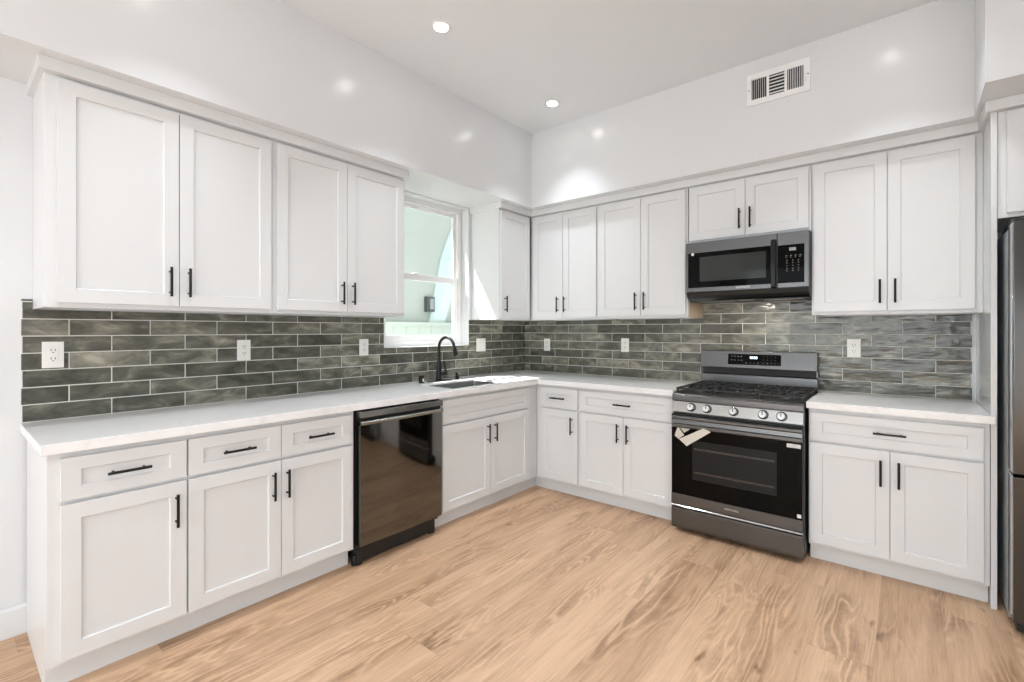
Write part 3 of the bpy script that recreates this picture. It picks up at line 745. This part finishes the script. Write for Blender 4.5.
for i, (x, y) in enumerate(LP):
    if i == 0: r = l0
    else:
        r = l0.copy(); COL.objects.link(r); r.location = (x, y, CZ)
        r['label'] = LB[i] if i < 2 else 'unseen recessed ceiling light outside the frame'
        for ch in (tr_, ln_):
            c = ch.copy(); c.parent = r; COL.objects.link(c)
    lo = bpy.data.objects.new('downlight', ld if i < 5 else ld2); COL.objects.link(lo); lo.location = (0, 0, -.012); lo.parent = r  # those using ld2 are the unseen downlights added as room fill

# ---------------------------------------------------------------- air vent on the soffit
t = thing('air_vent', (2.36, -SB, 2.755), 'white rectangular air register on the soffit above the microwave', 'vent')
yv = -SB-.0005
mb = MB(); vx0, vx1, vz0, vz1 = 2.186, 2.534, 2.754, 2.952
op = [(2.212, 2.299), (2.313, 2.398), (2.412, 2.499)]; oz0, oz1 = 2.788, 2.916
xsl = [vx0]+[v for o in op for v in o]+[vx1]
for i in range(0, len(xsl), 2): mb.box(xsl[i], xsl[i+1], yv-.009, yv, vz0, vz1)
for a, b in op: mb.box(a, b, yv-.009, yv, vz0, oz0); mb.box(a, b, yv-.009, yv, oz1, vz1)
link('frame', mb, M['vinyl'], t)
link('duct_opening', box(2.205, 2.505, yv-.0015, yv-.0005, 2.785, 2.918), M['slot'], t)
for gi, (a, b) in enumerate(op):
    mb = MB(); nn = 7
    if gi == 1:
        for k in range(6):
            z = oz0+.008+k*(oz1-oz0-.012)/5.6
            mb.prism([(yv-.002, z+.008), (yv-.0035, z+.009), (yv-.009, z), (yv-.0075, z-.001)], 0, a, b)
    else:
        for k in range(nn):
            x = a+.005+k*(b-a-.008)/(nn-.4); s = 1 if gi == 2 else -1
            xa = x; mb.prism([(xa+s*.003, yv-.0018), (xa+s*.003+.0014, yv-.0018), (xa+.0014, yv-.009), (xa, yv-.009)], 2, oz0, oz1)
    lv = link('louvers', mb, M['vinyl'], t)
link('damper_lever', box(2.508, 2.512, yv-.020, yv-.009, 2.815, 2.868), M['vinyl'], t)
mb = MB()
for x in (2.197, 2.523): mb.cyl((x, yv-.009, 2.853), 1, .004, -.0015, 10)
link('screw', mb, M['steel_light'], t)

# ---------------------------------------------------------------- outside the window
tag(link('outside_ground', box(-6, -.161, -6, 4, -.3, -.05), M['ground']), 'concrete side yard outside the window', 'ground')
bpy.data.objects['outside_ground']['kind'] = 'structure'
t = thing('neighbour_house', (-2.1, 0, -.05), 'pale green stucco house wall seen through the kitchen window', 'house')
link('wall', box(-2.3, -2.0, -3.5, 3.5, -.05, 3.4), M['stucco'], t)
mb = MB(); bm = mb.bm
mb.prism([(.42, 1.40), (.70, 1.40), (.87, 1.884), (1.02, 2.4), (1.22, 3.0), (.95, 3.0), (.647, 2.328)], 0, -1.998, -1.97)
link('sunlight_band', mb, M['aqua'], t)['label'] = 'pale slanted band of sunlight on the wall'  # thin slab shaped and coloured as a slanted patch of sunlight
link('cross_rail', box(-1.968, -1.955, .64, 1.1, 2.315, 2.335), M['aqua'], t)
mb = MB()
for k in range(36): mb.box(-1.90, -1.78, -3.5+k*.2+.002, -3.3+k*.2-.002, -.05, 1.37)
mb.box(-1.89, -1.79, -3.5, 3.7, -.05, 1.36); mb.box(-1.91, -1.77, -3.5, 3.7, 1.37, 1.42)
tag(link('garden_wall', mb, M['block']), 'low pale green block wall outside below the window view', 'garden wall')
t = thing('wall_lantern', (-1.95, .43, 1.567), 'small dark wall lantern on the neighbouring wall outside', 'lantern')
link('housing', box(-1.998, -1.93, .364, .494, 1.567, 1.77), M['lantern'], t, .004)
link('lens', box(-1.929, -1.925, .41, .475, 1.60, 1.74), M['lantern_glass'], t)
tag(link('roof_eave', box(-.62, -.161, -4, 2.5, 2.985, 3.07), M['trimw']), 'house eave outside above the kitchen window', 'eave')
